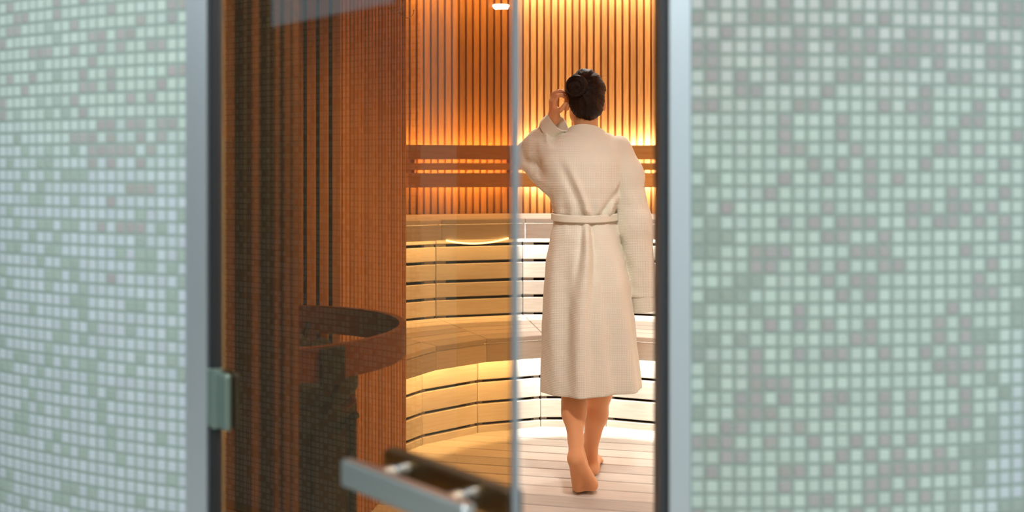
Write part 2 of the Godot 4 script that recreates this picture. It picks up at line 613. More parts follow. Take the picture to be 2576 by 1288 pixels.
func benches() -> void:
	var lo := thing("lower_bench", "lower curved sauna bench of pale wood planks, the tier next to the floor", "bench")
	var hi := thing("upper_bench", "upper curved sauna bench of pale wood planks below the wall backrest", "bench")
	for j in range(-4, 5):
		var f0 := fjoint(j, 0.847)
		var f1 := fjoint(j + 1, 0.847)
		var b0 := bjoint(j, 1.735)
		var b1 := bjoint(j + 1, 1.735)
		bench_top(lo, f0, f1, b0, b1, 0.447, 0.471, 6)
		span("fascia_board", f0 + (CF - f0).normalized() * -0.012, f1 + (CF - f1).normalized() * -0.012, 0.358, 0.443, 0.02, pick("pale"), lo, 0.002, 0.004)
		for row in [[0.255, 0.440], [0.151, 0.243], [0.047, 0.139], [-0.028, 0.0345]]:
			span("riser_board", fjoint(j, 0.946), fjoint(j + 1, 0.946), row[0], row[1], 0.02, pick("pale"), lo, 0.004, 0.004)
		span("void_shade_board", fjoint(j, 1.03), fjoint(j + 1, 1.03), -0.028, 0.44, 0.008, M.dark, lo, 0.001)  # dark sheet added to stand in for shade in the bench hollow
		span("void_shade_board", bjoint(j, 1.83), bjoint(j + 1, 1.83), -0.028, 0.975, 0.008, M.dark, hi, 0.001)  # likewise for the shade under the upper tier
		var u0 := bjoint(j, 1.65)
		var u1 := bjoint(j + 1, 1.65)
		bench_top(hi, u0, u1, bjoint(j, 2.262), bjoint(j + 1, 2.262), 0.984, 1.008, 5)
		span("fascia_board", bjoint(j, 1.661), bjoint(j + 1, 1.661), 0.897, 0.980, 0.02, pick("pale"), hi, 0.002, 0.004)
		for row in [[0.870, 0.976], [0.777, 0.855], [0.674, 0.762], [0.581, 0.658], [0.480, 0.566]]:
			span("riser_board", bjoint(j, 1.745), bjoint(j + 1, 1.745), row[0], row[1], 0.02, pick("pale"), hi, 0.004, 0.004)
	for j in range(-4, 6):
		for e in [-1, 1]:
			if (j == -4 and e == -1) or (j == 5 and e == 1):
				continue
			var p := fjoint(j, 0.975).lerp(fjoint(j + e, 0.975), 0.11)
			var q := fjoint(j, 0.975).lerp(fjoint(j + e, 0.975), 0.02)
			span("post", p, q, -0.03, 0.445, 0.035, M.pale[1], lo, 0.002)
			p = bjoint(j, 1.775).lerp(bjoint(j + e, 1.775), 0.13)
			q = bjoint(j, 1.775).lerp(bjoint(j + e, 1.775), 0.015)
			span("post", p, q, -0.03, 0.982, 0.035, M.pale[1], hi, 0.002)
		# led tape behind the fascias
	for j in range(-4, 5):
		led(lo, fjoint(j, 0.893), fjoint(j + 1, 0.893), 0.436, Vector3.DOWN, 0.26)
		led(hi, bjoint(j, 1.70), bjoint(j + 1, 1.70), 0.975, Vector3.DOWN, 0.32)
	# a length of tape that has come loose and sags below the upper fascia
	var sag := thing("led_strip", "white glowing light strip sagging below the upper bench edge", "light strip", Vector3.ZERO)
	var a := bjoint(-2, 1.642).lerp(bjoint(-1, 1.642), 0.05)
	var b := bjoint(-2, 1.642).lerp(bjoint(-1, 1.642), 0.80)
	var pts := []
	for i in 17:
		var t := i / 16.0
		pts.append(P(a.lerp(b, t), 0.8965 - 0.022 * 4.0 * t * (1.0 - t) + 0.006 * t))
	part("tape", tube_mesh(pts, 0.0045, 6), glow("loose led tape", Color(1.0, 0.96, 0.9), 8.0), sag)

func pick(kind: String) -> Material:
	return M[kind][rng.randi() % M[kind].size()]

func bench_top(o: Node, f0: Vector2, f1: Vector2, b0: Vector2, b1: Vector2, y0: float, y1: float, n: int) -> void:
	for k in n:
		var t0 := float(k) / n + (0.011 if k else 0.0)
		var t1 := float(k + 1) / n - 0.011
		var q := [f0.lerp(b0, t0), f1.lerp(b1, t0), f1.lerp(b1, t1), f0.lerp(b0, t1)]
		var along: Vector2 = (q[1] - q[0]).normalized() * 0.0018
		q = [q[0] + along, q[1] - along, q[2] - along, q[3] + along]
		plank("seat_plank", q, y0, y1, pick("pale"), o)

func led(o: Node, a: Vector2, b: Vector2, y: float, way: Vector3, energy: float) -> void:
	var t := span("led_tape", a, b, y, y + 0.004, 0.010, M.led, o, 0.001, 0.01)
	t.set_meta("label", "warm white led tape")
	var d := b - a
	area("led_light", P((a + b) / 2.0, y + 0.002) + way.normalized() * 0.007, way, Vector2(d.length() - 0.01, 0.010), energy, WARM, P(d))

func backrest() -> void:
	var o := thing("wall_backrest", "curved backrest of three dark wood rails, lit from behind, on the slatted wall", "backrest")
	for j in range(-4, 5):
		for row in [[1.335, 1.420], [1.272, 1.313], [1.169, 1.254]]:
			span("rail", bjoint(j, 2.205), bjoint(j + 1, 2.205), row[0], row[1], 0.02, pick("slat"), o, 0.002, 0.003)
		led(o, bjoint(j, 2.236), bjoint(j + 1, 2.226), 1.396, P(polar(Vector2.ZERO, 1.0, 16.2 * j + 16.2)) + Vector3(0, 0.7, 0), 0.60)
		led(o, bjoint(j, 2.236), bjoint(j + 1, 2.226), 1.199, P(polar(Vector2.ZERO, 1.0, 16.2 * j + 16.2)) + Vector3(0, -0.35, 0), 0.36)
		led(o, bjoint(j, 2.226), bjoint(j + 1, 2.226), 1.291, P(polar(Vector2.ZERO, 1.0, 16.2 * j + 16.2)), 0.20)  # third tape, added to brighten the wall behind the rail gaps
		for e in [0.035, 0.965]:
			var p := bjoint(j, 2.235).lerp(bjoint(j + 1, 2.235), e)
			var q := bjoint(j, 2.235).lerp(bjoint(j + 1, 2.235), e + 0.035)
			span("bracket", p, q, 1.18, 1.40, 0.035, M.panel, o, 0.002)
	# cove at the top of the wall
	var cove := thing("cove_light", "warm cove light running along the top of the slatted wall", "light")
	for j in range(-4, 5):
		led(cove, bjoint(j, 2.20), bjoint(j + 1, 2.20), 2.435, Vector3(0, -1, 0), 0.5)

# ------------------------------------------------------------------ the slatted box at the left with the heater in front
func partition() -> void:
	var o := structure("wall_partition")
	var c := Vector2(-0.576, 3.37)
	var e := Vector2(-0.447, 4.20)
	var d := (e - c).normalized()
	var nrm := Vector2(d.y, -d.x)           # to the right
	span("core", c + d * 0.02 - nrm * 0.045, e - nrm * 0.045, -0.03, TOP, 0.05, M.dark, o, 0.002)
	var n := int((e - c).length() / 0.0436)
	var mesh := board(Vector3(TOP, 0.030, 0.018), 0.002)
	for i in n:
		var p := c + d * (0.02 + (i + 0.5) * 0.0436) - nrm * 0.01
		var z := P(nrm)
		part("slat", mesh, M.slat[posmod(i * 3, 4)], o, Transform3D(Basis(Vector3.UP, z.cross(Vector3.UP), z), P(p, TOP / 2.0)))
	# end trim
	span("trim_board", e - nrm * 0.075, e + nrm * 0.002, -0.03, TOP, 0.022, M.slat[1], o, 0.002)
	# the face towards the door
	var g := Vector2(-1.9, 3.44)
	var f := (g - c).normalized()
	var fn := Vector2(f.y, -f.x)
	if fn.y > 0:
		fn = -fn
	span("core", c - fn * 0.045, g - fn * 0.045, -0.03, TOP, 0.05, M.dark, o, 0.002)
	for i in 24:
		var p := c + f * ((i + 0.35) * 0.0436) + fn * 0.0 - fn * 0.01
		var z := P(fn)
		part("slat", mesh, M.slat[posmod(i * 3 + 1, 4)], o, Transform3D(Basis(Vector3.UP, z.cross(Vector3.UP), z), P(p, TOP / 2.0)))
	# the narrow return beside the door, lined with wider uprights
	var r := structure("wall_return")
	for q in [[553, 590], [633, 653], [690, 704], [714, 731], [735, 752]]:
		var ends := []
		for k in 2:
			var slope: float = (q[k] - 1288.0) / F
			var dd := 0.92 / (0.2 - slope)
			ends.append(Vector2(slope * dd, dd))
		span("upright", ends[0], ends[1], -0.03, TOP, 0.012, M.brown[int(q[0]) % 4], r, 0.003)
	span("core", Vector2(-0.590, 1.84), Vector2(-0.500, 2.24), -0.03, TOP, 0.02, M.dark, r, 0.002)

func heater() -> void:
	var c := Vector2(-0.735, 2.93)
	var o := thing("sauna_heater", "black sauna heater behind the wooden guard rail, by the slatted partition", "heater", P(c))
	var st := begin()
	var prof := [[0.0, 0.0], [0.27, 0.0], [0.275, 0.01], [0.275, 0.63], [0.283, 0.64], [0.283, 0.685], [0.262, 0.70], [0.24, 0.702], [0.23, 0.68], [0.0, 0.68]]
	lathe(st, prof, 40)
	part("casing", st.commit(), M.black, o)
	for i in 10:
		var a := deg_to_rad(i * 36.0 + 8.0)
		part("cooling_fin", board(Vector3(0.52, 0.016, 0.02), 0.003), M.black, o, Transform3D(Basis(Vector3.UP, Vector3(sin(a), 0, cos(a)).cross(Vector3.UP), Vector3(sin(a), 0, cos(a))), Vector3(sin(a) * 0.28, 0.31, cos(a) * 0.28)))
	# stones on top
	for i in 21:
		var ring := 0 if i < 12 else (1 if i < 19 else 2)
		var rr: float = [0.185, 0.105, 0.042][ring]
		var k: int = [12, 7, 2][ring]
		var a := TAU * i / k + ring * 0.4
		var s := thing("heater_stone", "dark rough stone in the heap on top of the sauna heater", "stone", P(c) + Vector3(cos(a) * rr, 0.725 + ring * 0.034 + 0.006 * (i % 3), sin(a) * rr), "stones on the sauna heater")
		part("stone", stone_mesh(i % 4), M.stone, s, Transform3D(Basis.from_euler(Vector3(i * 1.3, i * 0.7, i * 2.1)), Vector3.ZERO))
	var g := part("guard_rail", arc_mesh(Vector2.ZERO, 0.405, 0.425, 0, 360, 0.735, 0.825, 72), M.ringwood[0], o)
	g.set_meta("label", "round wooden guard rail")
	part("bracket", board(Vector3(0.070, 0.100, 0.012), 0.003), M.black, g, Transform3D(Basis(Vector3.UP, 0.68), Vector3(0.2720, 0.772, 0.3364)))
	for i in 3:
		var a := TAU * i / 3.0 + 0.9
		part("support", tube_mesh([Vector3(sin(a) * 0.28, 0.60, cos(a) * 0.28), Vector3(sin(a) * 0.34, 0.70, cos(a) * 0.34), Vector3(sin(a) * 0.404, 0.77, cos(a) * 0.404)], 0.008, 8), M.black, g)
	part("lever", tube_mesh([Vector3(0.25, 0.55, 0.13), Vector3(0.28, 0.58, 0.14), Vector3(0.305, 0.60, 0.15)], 0.011, 8), M.black, o)
	part("lever_grip", tube_mesh([Vector3(0.268, 0.615, 0.145), Vector3(0.298, 0.645, 0.15)], 0.012, 8), M.ringwood[0], o)
	# two thin wire hooks near the end of the partition
	for i in 2:
		var w := thing("wire_hook", ["thin wire hook on the slatted partition, nearer the door", "thin wire hook at the outer end of the slatted partition"][i], "hook", P(Vector2(-0.485 + 0.03 * i, 3.92 + 0.15 * i), 1.93))
		var pts := []
		for k in 13:
			var a := PI * k / 12.0
			pts.append(Vector3(-0.028 * cos(a) + 0.03, -0.032 * sin(a) + 0.0, 0))
		pts.push_front(Vector3(0.002, 0.10, 0))
		part("wire", tube_mesh(pts, 0.0014, 6), M.steel, w)
		part("tip", stone_mesh(0), M.steel, w, Transform3D(Basis().scaled(Vector3.ONE * 0.1), Vector3(0.058, 0.0, 0)))

func lathe(st: SurfaceTool, prof: Array, n: int) -> void:
	for i in prof.size() - 1:
		var d := Vector2(prof[i + 1][0] - prof[i][0], prof[i + 1][1] - prof[i][1])
		if d.length() < 1e-5:
			continue
		var nr := Vector2(d.y, -d.x).normalized()
		for k in n:
			var q := []
			var nn := []
			for e in [[i, k], [i, k + 1], [i + 1, k + 1], [i + 1, k]]:
				var a: float = TAU * e[1] / n
				q.append(Vector3(sin(a) * prof[e[0]][0], prof[e[0]][1], cos(a) * prof[e[0]][0]))
				nn.append(Vector3(sin(a) * nr.x, nr.y, cos(a) * nr.x))
			smooth_quad(st, q, nn)

func stone_mesh(v: int) -> ArrayMesh:
	var key := "stone%d" % v
	if not cache.has(key):
		var n := FastNoiseLite.new()
		n.seed = 40 + v
		n.frequency = 0.9
		var st := begin()
		var rows := 7
		var cols := 10
		for i in rows:
			for k in cols:
				var q := []
				for e in [[i, k], [i, k + 1], [i + 1, k + 1], [i + 1, k]]:
					var th: float = PI * e[0] / rows
					var ph: float = TAU * (e[1] % cols) / cols
					var d := Vector3(sin(th) * cos(ph), cos(th), sin(th) * sin(ph))
					q.append(d * (0.034 + 0.010 * n.get_noise_3dv(d * 1.6)) * Vector3(1.1, 0.8, 1.0))
				if i == 0:
					face(st, [q[0], q[2], q[3]], Vector3.ZERO)
				elif i == rows - 1:
					face(st, [q[0], q[1], q[2]], Vector3.ZERO)
				else:
					face(st, [q[0], q[1], q[2]], Vector3.ZERO)
					face(st, [q[0], q[2], q[3]], Vector3.ZERO)
		cache[key] = st.commit()
	return cache[key]

# ------------------------------------------------------------------ door and frame
func door() -> void:
	# frame: aluminium jambs following the drum, and the head
	for s in ["left", "right"]:
		var o := structure("trim_1" if s == "left" else "trim_2")
		var a0: float = DOOR_L if s == "left" else DOOR_R
		var sg := 1.0 if s == "left" else -1.0
		var w := 0.93 if s == "left" else 0.70
		var e0 := a0 - sg * 0.02
		var e1 := a0 + sg * w
		part("jamb", arc_mesh(AX, (R_OUT - 0.022) if s == "left" else (R_IN - 0.03), R_OUT + 0.006, 180.0 - maxf(e0, e1), 180.0 - minf(e0, e1), -0.03, 2.16, 4), M.alu, o)
		if s == "left":
			part("seal", arc_mesh(AX, R_OUT - 0.022, R_OUT - 0.002, 180.0 - (e1 + 0.42), 180.0 - e1, -0.03, 2.13, 2), M.rubber, o)
		else:
			part("seal", arc_mesh(AX, R_IN - 0.02, R_OUT - 0.012, 180.0 - e1, 180.0 - (e1 - 0.30), -0.03, 2.13, 2), M.slate, o)
	var hd := structure("trim_3")
	part("head", arc_mesh(AX, R_IN - 0.03, R_OUT + 0.006, 180.0 - DOOR_R, 180.0 - DOOR_L, 2.12, 2.17, 10), M.alu, hd)
	# the leaf: hinge at H, opened towards the camera; local x runs from hinge to free edge, z faces the corridor
	var H := front(R_OUT - 0.005, DOOR_L + 1.40)
	var E := Vector2(0.002, 1.083)
	var dir := (E - H).normalized()
	var wide := (E - H).length()
	var x := P(dir)
	var leaf := structure("door_1", "bronze tinted glass door standing half open with a bar handle")
	leaf.transform = Transform3D(Basis(x, Vector3.UP, x.cross(Vector3.UP)), P(H))
	part("pane", board(Vector3(wide - 0.012, 2.09, 0.008), 0.0008), M.glass, leaf, Transform3D(Basis(), Vector3(wide / 2.0 + 0.006, 1.07, 0)))
	part("notice_film", board(Vector3(wide * 0.445, 0.40, 0.0006), 0.0001), M.film, leaf, Transform3D(Basis(), Vector3(wide * 0.47, 1.694, 0.0055))).set_meta("label", "translucent pale film on the glass")
	for y in [0.25, 0.925, 1.85]:
		var h := Node3D.new()
		h.name = "hinge"
		h.position = Vector3(0, y, 0)
		leaf.add_child(h, true)
		part("plate", board(Vector3(0.040, 0.088, 0.010), 0.003), M.hinge, h, Transform3D(Basis(), Vector3(0.026, 0, 0.0095)))
		part("plate", board(Vector3(0.040, 0.088, 0.010), 0.004), M.black, h, Transform3D(Basis(), Vector3(0.026, 0, -0.0095)))
		part("knuckle", tube_mesh([Vector3(0, -0.046, 0.008), Vector3(0, 0.046, 0.008)], 0.009, 12), M.hinge, h)
		part("wall_plate", board(Vector3(0.040, 0.092, 0.006), 0.002), M.hinge, h, Transform3D(Basis(Vector3.UP, 0.44), Vector3(-0.024, 0, 0.019)))
	part("edge_reflection", board(Vector3(0.005, 2.09, 0.0086), 0.0015), M.edge, leaf, Transform3D(Basis(), Vector3(wide + 0.0036, 1.07, 0)))  # added strip, its grey stands in for light the glass edge reflects
	var hy := 0.906
	var x0 := wide * 0.60
	var x1 := wide * 0.955
	var hd2 := Node3D.new()
	hd2.name = "handle"
	leaf.add_child(hd2, true)
	part("outer_bar", board(Vector3(x1 - x0, 0.034, 0.018), 0.003), M.steel, hd2, Transform3D(Basis(), Vector3((x0 + x1) / 2.0, hy, 0.036)))
	part("inner_bar", board(Vector3(x1 - x0, 0.036, 0.024), 0.005), M.darkwood, hd2, Transform3D(Basis(), Vector3((x0 + x1) / 2.0, hy, -0.035)))
	for e in [x0 + 0.055, x1 - 0.055]:
		part("standoff", tube_mesh([Vector3(e, hy, 0.0042), Vector3(e, hy, 0.029)], 0.013, 14), M.steel, hd2)
		part("standoff", tube_mesh([Vector3(e, hy, -0.0042), Vector3(e, hy, -0.026)], 0.013, 14), M.black, hd2)

# ------------------------------------------------------------------ lamps
func lamps() -> void:
	for p in [[Vector3(-1.5, 2.70, -0.5), "corridor ceiling panel light above the left hand mosaic wall"], [Vector3(1.9, 2.70, 0.2), "corridor ceiling panel light above the right hand mosaic wall"], [Vector3(0.3, 2.70, 0.6), "corridor ceiling panel light in front of the sauna door"]]:
		var o := thing("panel_lamp", p[1], "light", p[0])
		part("frame", board(Vector3(1.26, 0.03, 0.66), 0.004), M.alu, o, Transform3D(Basis(), Vector3(0, -0.003, 0)))
		part("diffuser", board(Vector3(1.2, 0.006, 0.6), 0.001), M.panel_glow, o, Transform3D(Basis(), Vector3(0, -0.0195, 0)))
	for p in [[Vector3(0.42, 2.45, -4.80), "round ceiling lamp above the far bench in the sauna"], [Vector3(0.42, 2.45, -2.45), "added round fill lamp on the ceiling just inside the sauna door"]]:
		var o := thing("ceiling_lamp", p[1], "light", p[0])
		var st := begin()
		lathe(st, [[0.0, -0.016], [0.17, -0.016], [0.172, -0.012], [0.172, 0.0]], 40)
		part("diffuser", st.commit(), M.white_led, o)
		st = begin()
		lathe(st, [[0.172, -0.02], [0.19, -0.02], [0.192, 0.0]], 40)
		part("ring", st.commit(), M.alu, o)
	# a downlight far down the corridor, mirrored near the free edge of the door
	var d := thing("downlight", "small round downlight in the corridor ceiling, mirrored in the glass door", "light", Vector3(-7.59, 2.70, -1.674))
	var s2 := begin()
	lathe(s2, [[0.0, -0.012], [0.07, -0.012], [0.075, 0.0]], 24)
	part("diffuser", s2.commit(), glow("downlight", Color(1, 0.98, 0.95), 40.0), d)
	area("downlight_light", Vector3(-7.59, 2.68, -1.674), Vector3.DOWN, Vector2(0.12, 0.12), 1.0, Color(1, 0.98, 0.95))

# ------------------------------------------------------------------ the bather
# Distance fields: tapered capsules and ellipsoids joined with a smooth minimum, meshed as surface nets.
# A capsule is [a, b, ra, rb]; an ellipsoid is [centre, radii].
func cap(p: Vector3, a: Vector3, b: Vector3, ra: float, rb: float) -> float:
	var ab := b - a
	var t := clampf((p - a).dot(ab) / ab.length_squared(), 0.0, 1.0)
	return p.distance_to(a + ab * t) - lerpf(ra, rb, t)

func smin(a: float, b: float, k: float) -> float:
	var h := maxf(k - absf(a - b), 0.0) / k
	return minf(a, b) - h * h * k * 0.25

func egg(p: Vector3, c: Vector3, r: Vector3) -> float:
	var q := (p - c) / r
	var l := q.length()
	if l < 1e-4:
		return -minf(r.x, minf(r.y, r.z))
	return (l - 1.0) * l / (q / r).length() * 1.0

func caps(p: Vector3, list: Array, k: float) -> float:
	var d := 1e3
	for c in list:
		d = smin(d, cap(p, c[0], c[1], c[2], c[3]), k)
	return d

func net(st: SurfaceTool, f: Callable, lo: Vector3, hi: Vector3, h: float) -> void:
	var B := 4
	var bx := int(ceil((hi.x - lo.x) / h / B)) + 1
	var by := int(ceil((hi.y - lo.y) / h / B)) + 1
	var bz := int(ceil((hi.z - lo.z) / h / B)) + 1
	var nx := bx * B
	var ny := by * B
	var nz := bz * B
	var val := PackedFloat32Array()
	val.resize(nx * ny * nz)
	val.fill(1.0)
	var active := []
	for k in bz:
		for j in by:
			for i in bx:
				var c := lo + Vector3(i + 0.5, j + 0.5, k + 0.5) * (B * h)
				var d: float = f.call(c)
				var i0 := i * B
				if absf(d) < 6.5 * h:
					active.append(Vector3i(i, j, k))
					for z in range(k * B, k * B + B):
						for y in range(j * B, j * B + B):
							var at := (z * ny + y) * nx + i0
							for x in B:
								val[at + x] = f.call(lo + Vector3(i0 + x, y, z) * h)
				elif d < 0.0:
					for z in range(k * B, k * B + B):
						for y in range(j * B, j * B + B):
							var at := (z * ny + y) * nx + i0
							for x in B:
								val[at + x] = -1.0
	var id := PackedInt32Array()
	id.resize(nx * ny * nz)
	id.fill(-1)
	var pos := PackedVector3Array()
	var sx := 1
	var sy := nx
	var sz := nx * ny
	var off := [0, sx, sy, sx + sy, sz, sx + sz, sy + sz, sx + sy + sz]
	var edges := [[0, 1], [2, 3], [4, 5], [6, 7], [0, 2], [1, 3], [4, 6], [5, 7], [0, 4], [1, 5], [2, 6], [3, 7]]
	var corner := []
	for n in 8:
		corner.append(Vector3(n & 1, (n >> 1) & 1, (n >> 2) & 1))
	var cells := []
	for b in active:
		for z in range(b.z * B, mini(b.z * B + B, nz - 1)):
			for y in range(b.y * B, mini(b.y * B + B, ny - 1)):
				for x in range(b.x * B, mini(b.x * B + B, nx - 1)):
					var at: int = (z * ny + y) * nx + x
					var neg := 0
					for n in 8:
						if val[at + off[n]] < 0.0:
							neg += 1
					if neg == 0 or neg == 8:
						continue
					var sum := Vector3.ZERO
					var cnt := 0
					for e in edges:
						var u: float = val[at + off[e[0]]]
						var v: float = val[at + off[e[1]]]
						if (u < 0.0) != (v < 0.0):
							sum += (corner[e[0]] as Vector3).lerp(corner[e[1]], u / (u - v))
							cnt += 1
					id[at] = pos.size()
					pos.append(lo + (Vector3(x, y, z) + sum / cnt) * h)
					cells.append(at)
	var tris := PackedInt32Array()
	for at in cells:
		var a: float = val[at]
		for ax in 3:
			var d0: int = [sx, sy, sz][ax]
			var d1: int = [sy, sz, sx][ax]
			var d2: int = [sz, sx, sy][ax]
			var b: float = val[at + d0]
			if (a < 0.0) == (b < 0.0) or at - d1 - d2 < 0:
				continue
			var q := [id[at], id[at - d1], id[at - d1 - d2], id[at - d2]]
			if q.min() < 0:
				continue
			if a < 0.0:
				tris.append_array([q[0], q[1], q[2], q[0], q[2], q[3]])
			else:
				tris.append_array([q[0], q[2], q[1], q[0], q[3], q[2]])
	var nor := PackedVector3Array()
	nor.resize(pos.size())
	for i in range(0, tris.size(), 3):
		var n := (pos[tris[i + 2]] - pos[tris[i]]).cross(pos[tris[i + 1]] - pos[tris[i]])
		for k in 3:
			nor[tris[i + k]] += n
	for i in tris:
		st.set_normal(nor[i].normalized())
		st.add_vertex(pos[i])

var legs_list := [
	# left leg, heel lifted
	[Vector3(-0.055, 0.80, -0.02), Vector3(-0.050, 0.50, -0.05), 0.080, 0.053], [Vector3(-0.050, 0.50, -0.05), Vector3(-0.050, 0.40, 0.008), 0.053, 0.053],
	[Vector3(-0.050, 0.40, 0.008), Vector3(-0.050, 0.31, 0.06), 0.053, 0.046], [Vector3(-0.050, 0.31, 0.06), Vector3(-0.046, 0.205, 0.125), 0.046, 0.028],
	# right leg, standing
	[Vector3(0.065, 0.80, -0.04), Vector3(0.064, 0.48, -0.05), 0.080, 0.054], [Vector3(0.064, 0.48, -0.05), Vector3(0.060, 0.37, -0.060), 0.054, 0.054],
	[Vector3(0.060, 0.37, -0.060), Vector3(0.050, 0.26, -0.085), 0.054, 0.045], [Vector3(0.050, 0.26, -0.085), Vector3(0.030, 0.10, -0.135), 0.045, 0.029],
]
var torso_list := [
	[Vector3(0, 1.30, -0.02), Vector3(0, 1.12, -0.02), 0.10, 0.085], [Vector3(0, 1.12, -0.02), Vector3(0.0, 0.88, -0.02), 0.085, 0.10], [Vector3(0.004, 1.32, -0.02), Vector3(0.006, 1.52, -0.02), 0.055, 0.047],
	[Vector3(-0.13, 1.36, -0.03), Vector3(0.13, 1.355, -0.02), 0.045, 0.045],
	[Vector3(-0.15, 1.355, -0.03), Vector3(-0.205, 1.335, -0.19), 0.042, 0.034], [Vector3(-0.205, 1.335, -0.19), Vector3(-0.126, 1.492, -0.02), 0.034, 0.022],
	[Vector3(0.15, 1.35, -0.02), Vector3(0.21, 1.07, -0.02), 0.042, 0.034], [Vector3(0.21, 1.07, -0.02), Vector3(0.215, 0.83, -0.09), 0.034, 0.022],
]
# feet
var foot_l := [
	[Vector3(-0.046, 0.215, 0.12), Vector3(-0.050, 0.165, 0.185), 0.028, 0.030], [Vector3(-0.050, 0.158, 0.190), Vector3(0.016, 0.042, 0.128), 0.030, 0.025], [Vector3(-0.050, 0.158, 0.190), Vector3(-0.040, 0.035, 0.135), 0.030, 0.022],
	[Vector3(-0.044, 0.20, 0.11), Vector3(-0.005, 0.062, 0.085), 0.026, 0.022], [Vector3(-0.012, 0.06, 0.105), Vector3(-0.012, 0.045, 0.09), 0.034, 0.026],
	[Vector3(0.018, 0.034, 0.125), Vector3(0.024, 0.014, 0.062), 0.020, 0.013], [Vector3(0.002, 0.030, 0.12), Vector3(0.001, 0.011, 0.055), 0.015, 0.010],
	[Vector3(-0.013, 0.028, 0.125), Vector3(-0.018, 0.010, 0.062), 0.014, 0.009], [Vector3(-0.028, 0.027, 0.128), Vector3(-0.035, 0.010, 0.072), 0.013, 0.009], [Vector3(-0.042, 0.026, 0.130), Vector3(-0.052, 0.009, 0.085), 0.013, 0.008],
]
var foot_r := [
	[Vector3(0.030, 0.115, -0.135), Vector3(0.036, 0.032, -0.118), 0.028, 0.030], [Vector3(0.036, 0.030, -0.118), Vector3(0.036, 0.026, -0.282), 0.029, 0.024], [Vector3(0.040, 0.028, -0.125), Vector3(0.070, 0.022, -0.272), 0.026, 0.020],
	[Vector3(0.034, 0.085, -0.155), Vector3(0.048, 0.040, -0.270), 0.030, 0.024],
	[Vector3(0.031, 0.022, -0.286), Vector3(0.035, 0.013, -0.341), 0.019, 0.012], [Vector3(0.046, 0.020, -0.286), Vector3(0.056, 0.011, -0.336), 0.014, 0.010], [Vector3(0.058, 0.019, -0.281), Vector3(0.071, 0.010, -0.324), 0.013, 0.009],
	[Vector3(0.069, 0.018, -0.274), Vector3(0.084, 0.010, -0.309), 0.012, 0.009], [Vector3(0.078, 0.018, -0.264), Vector3(0.095, 0.009, -0.294), 0.012, 0.008],
]
# raised left hand: palm, then four fingers curling to the hair and the thumb
var palm_l := [
	[Vector3(-0.126, 1.485, -0.022), Vector3(-0.126, 1.505, -0.014), 0.021, 0.020], [Vector3(-0.126, 1.505, -0.006), Vector3(-0.127, 1.552, 0.016), 0.016, 0.012], [Vector3(-0.127, 1.505, -0.014), Vector3(-0.132, 1.558, 0.000), 0.016, 0.012],
	[Vector3(-0.128, 1.505, -0.022), Vector3(-0.136, 1.558, -0.018), 0.015, 0.011], [Vector3(-0.127, 1.505, -0.026), Vector3(-0.137, 1.550, -0.034), 0.014, 0.010], [Vector3(-0.123, 1.500, 0.0), Vector3(-0.113, 1.520, 0.018), 0.014, 0.012],
]
var fingers_l := [
	[[Vector3(-0.126, 1.552, 0.018), Vector3(-0.115, 1.577, 0.026), Vector3(-0.098, 1.581, 0.022), Vector3(-0.082, 1.573, 0.014)], 0.0092],
	[[Vector3(-0.132, 1.558, 0.000), Vector3(-0.122, 1.590, 0.004), Vector3(-0.101, 1.597, 0.002), Vector3(-0.083, 1.590, -0.004)], 0.0094],
	[[Vector3(-0.136, 1.558, -0.019), Vector3(-0.129, 1.589, -0.021), Vector3(-0.110, 1.601, -0.024), Vector3(-0.090, 1.600, -0.028)], 0.0088],
	[[Vector3(-0.137, 1.550, -0.036), Vector3(-0.133, 1.575, -0.044), Vector3(-0.117, 1.587, -0.048), Vector3(-0.100, 1.588, -0.050)], 0.0078],
	[[Vector3(-0.116, 1.512, 0.012), Vector3(-0.102, 1.520, 0.030), Vector3(-0.091, 1.532, 0.034), Vector3(-0.082, 1.545, 0.030)], 0.0100],
]
var hand_r := [
	[Vector3(0.215, 0.835, -0.088), Vector3(0.213, 0.812, -0.096), 0.021, 0.020], [Vector3(0.205, 0.805, -0.098), Vector3(0.202, 0.760, -0.112), 0.014, 0.011], [Vector3(0.213, 0.805, -0.100), Vector3(0.212, 0.757, -0.116), 0.015, 0.011],
	[Vector3(0.222, 0.805, -0.100), Vector3(0.223, 0.760, -0.116), 0.014, 0.010],
]
var fingers_r := [
	[[Vector3(0.201, 0.760, -0.112), Vector3(0.198, 0.728, -0.116), Vector3(0.198, 0.712, -0.106), Vector3(0.199, 0.702, -0.096)], 0.0090],
	[[Vector3(0.209, 0.757, -0.116), Vector3(0.208, 0.722, -0.121), Vector3(0.208, 0.704, -0.110), Vector3(0.208, 0.694, -0.098)], 0.0092],
	[[Vector3(0.218, 0.757, -0.117), Vector3(0.218, 0.725, -0.121), Vector3(0.218, 0.708, -0.111), Vector3(0.218, 0.698, -0.100)], 0.0088],
	[[Vector3(0.227, 0.760, -0.115), Vector3(0.228, 0.735, -0.118), Vector3(0.228, 0.720, -0.110), Vector3(0.228, 0.711, -0.102)], 0.0078],
	[[Vector3(0.200, 0.800, -0.095), Vector3(0.186, 0.775, -0.090), Vector3(0.183, 0.755, -0.086), Vector3(0.184, 0.740, -0.082)], 0.0098],
]

func chain(p: Vector3, fingers: Array) -> float:
	var d := 1e3
	for f in fingers:
		var fd := 1e3
		for i in 3:
			fd = smin(fd, cap(p, f[0][i], f[0][i + 1], f[1] * (1.0 - 0.07 * i), f[1] * (0.93 - 0.07 * i)), 0.003)
		d = minf(d, fd)
	return d

func body_field(p: Vector3) -> float:
	if p.y < 0.86:
		return smin(caps(p, legs_list, 0.02), caps(p, torso_list, 0.03), 0.04)
	return caps(p, torso_list, 0.03)

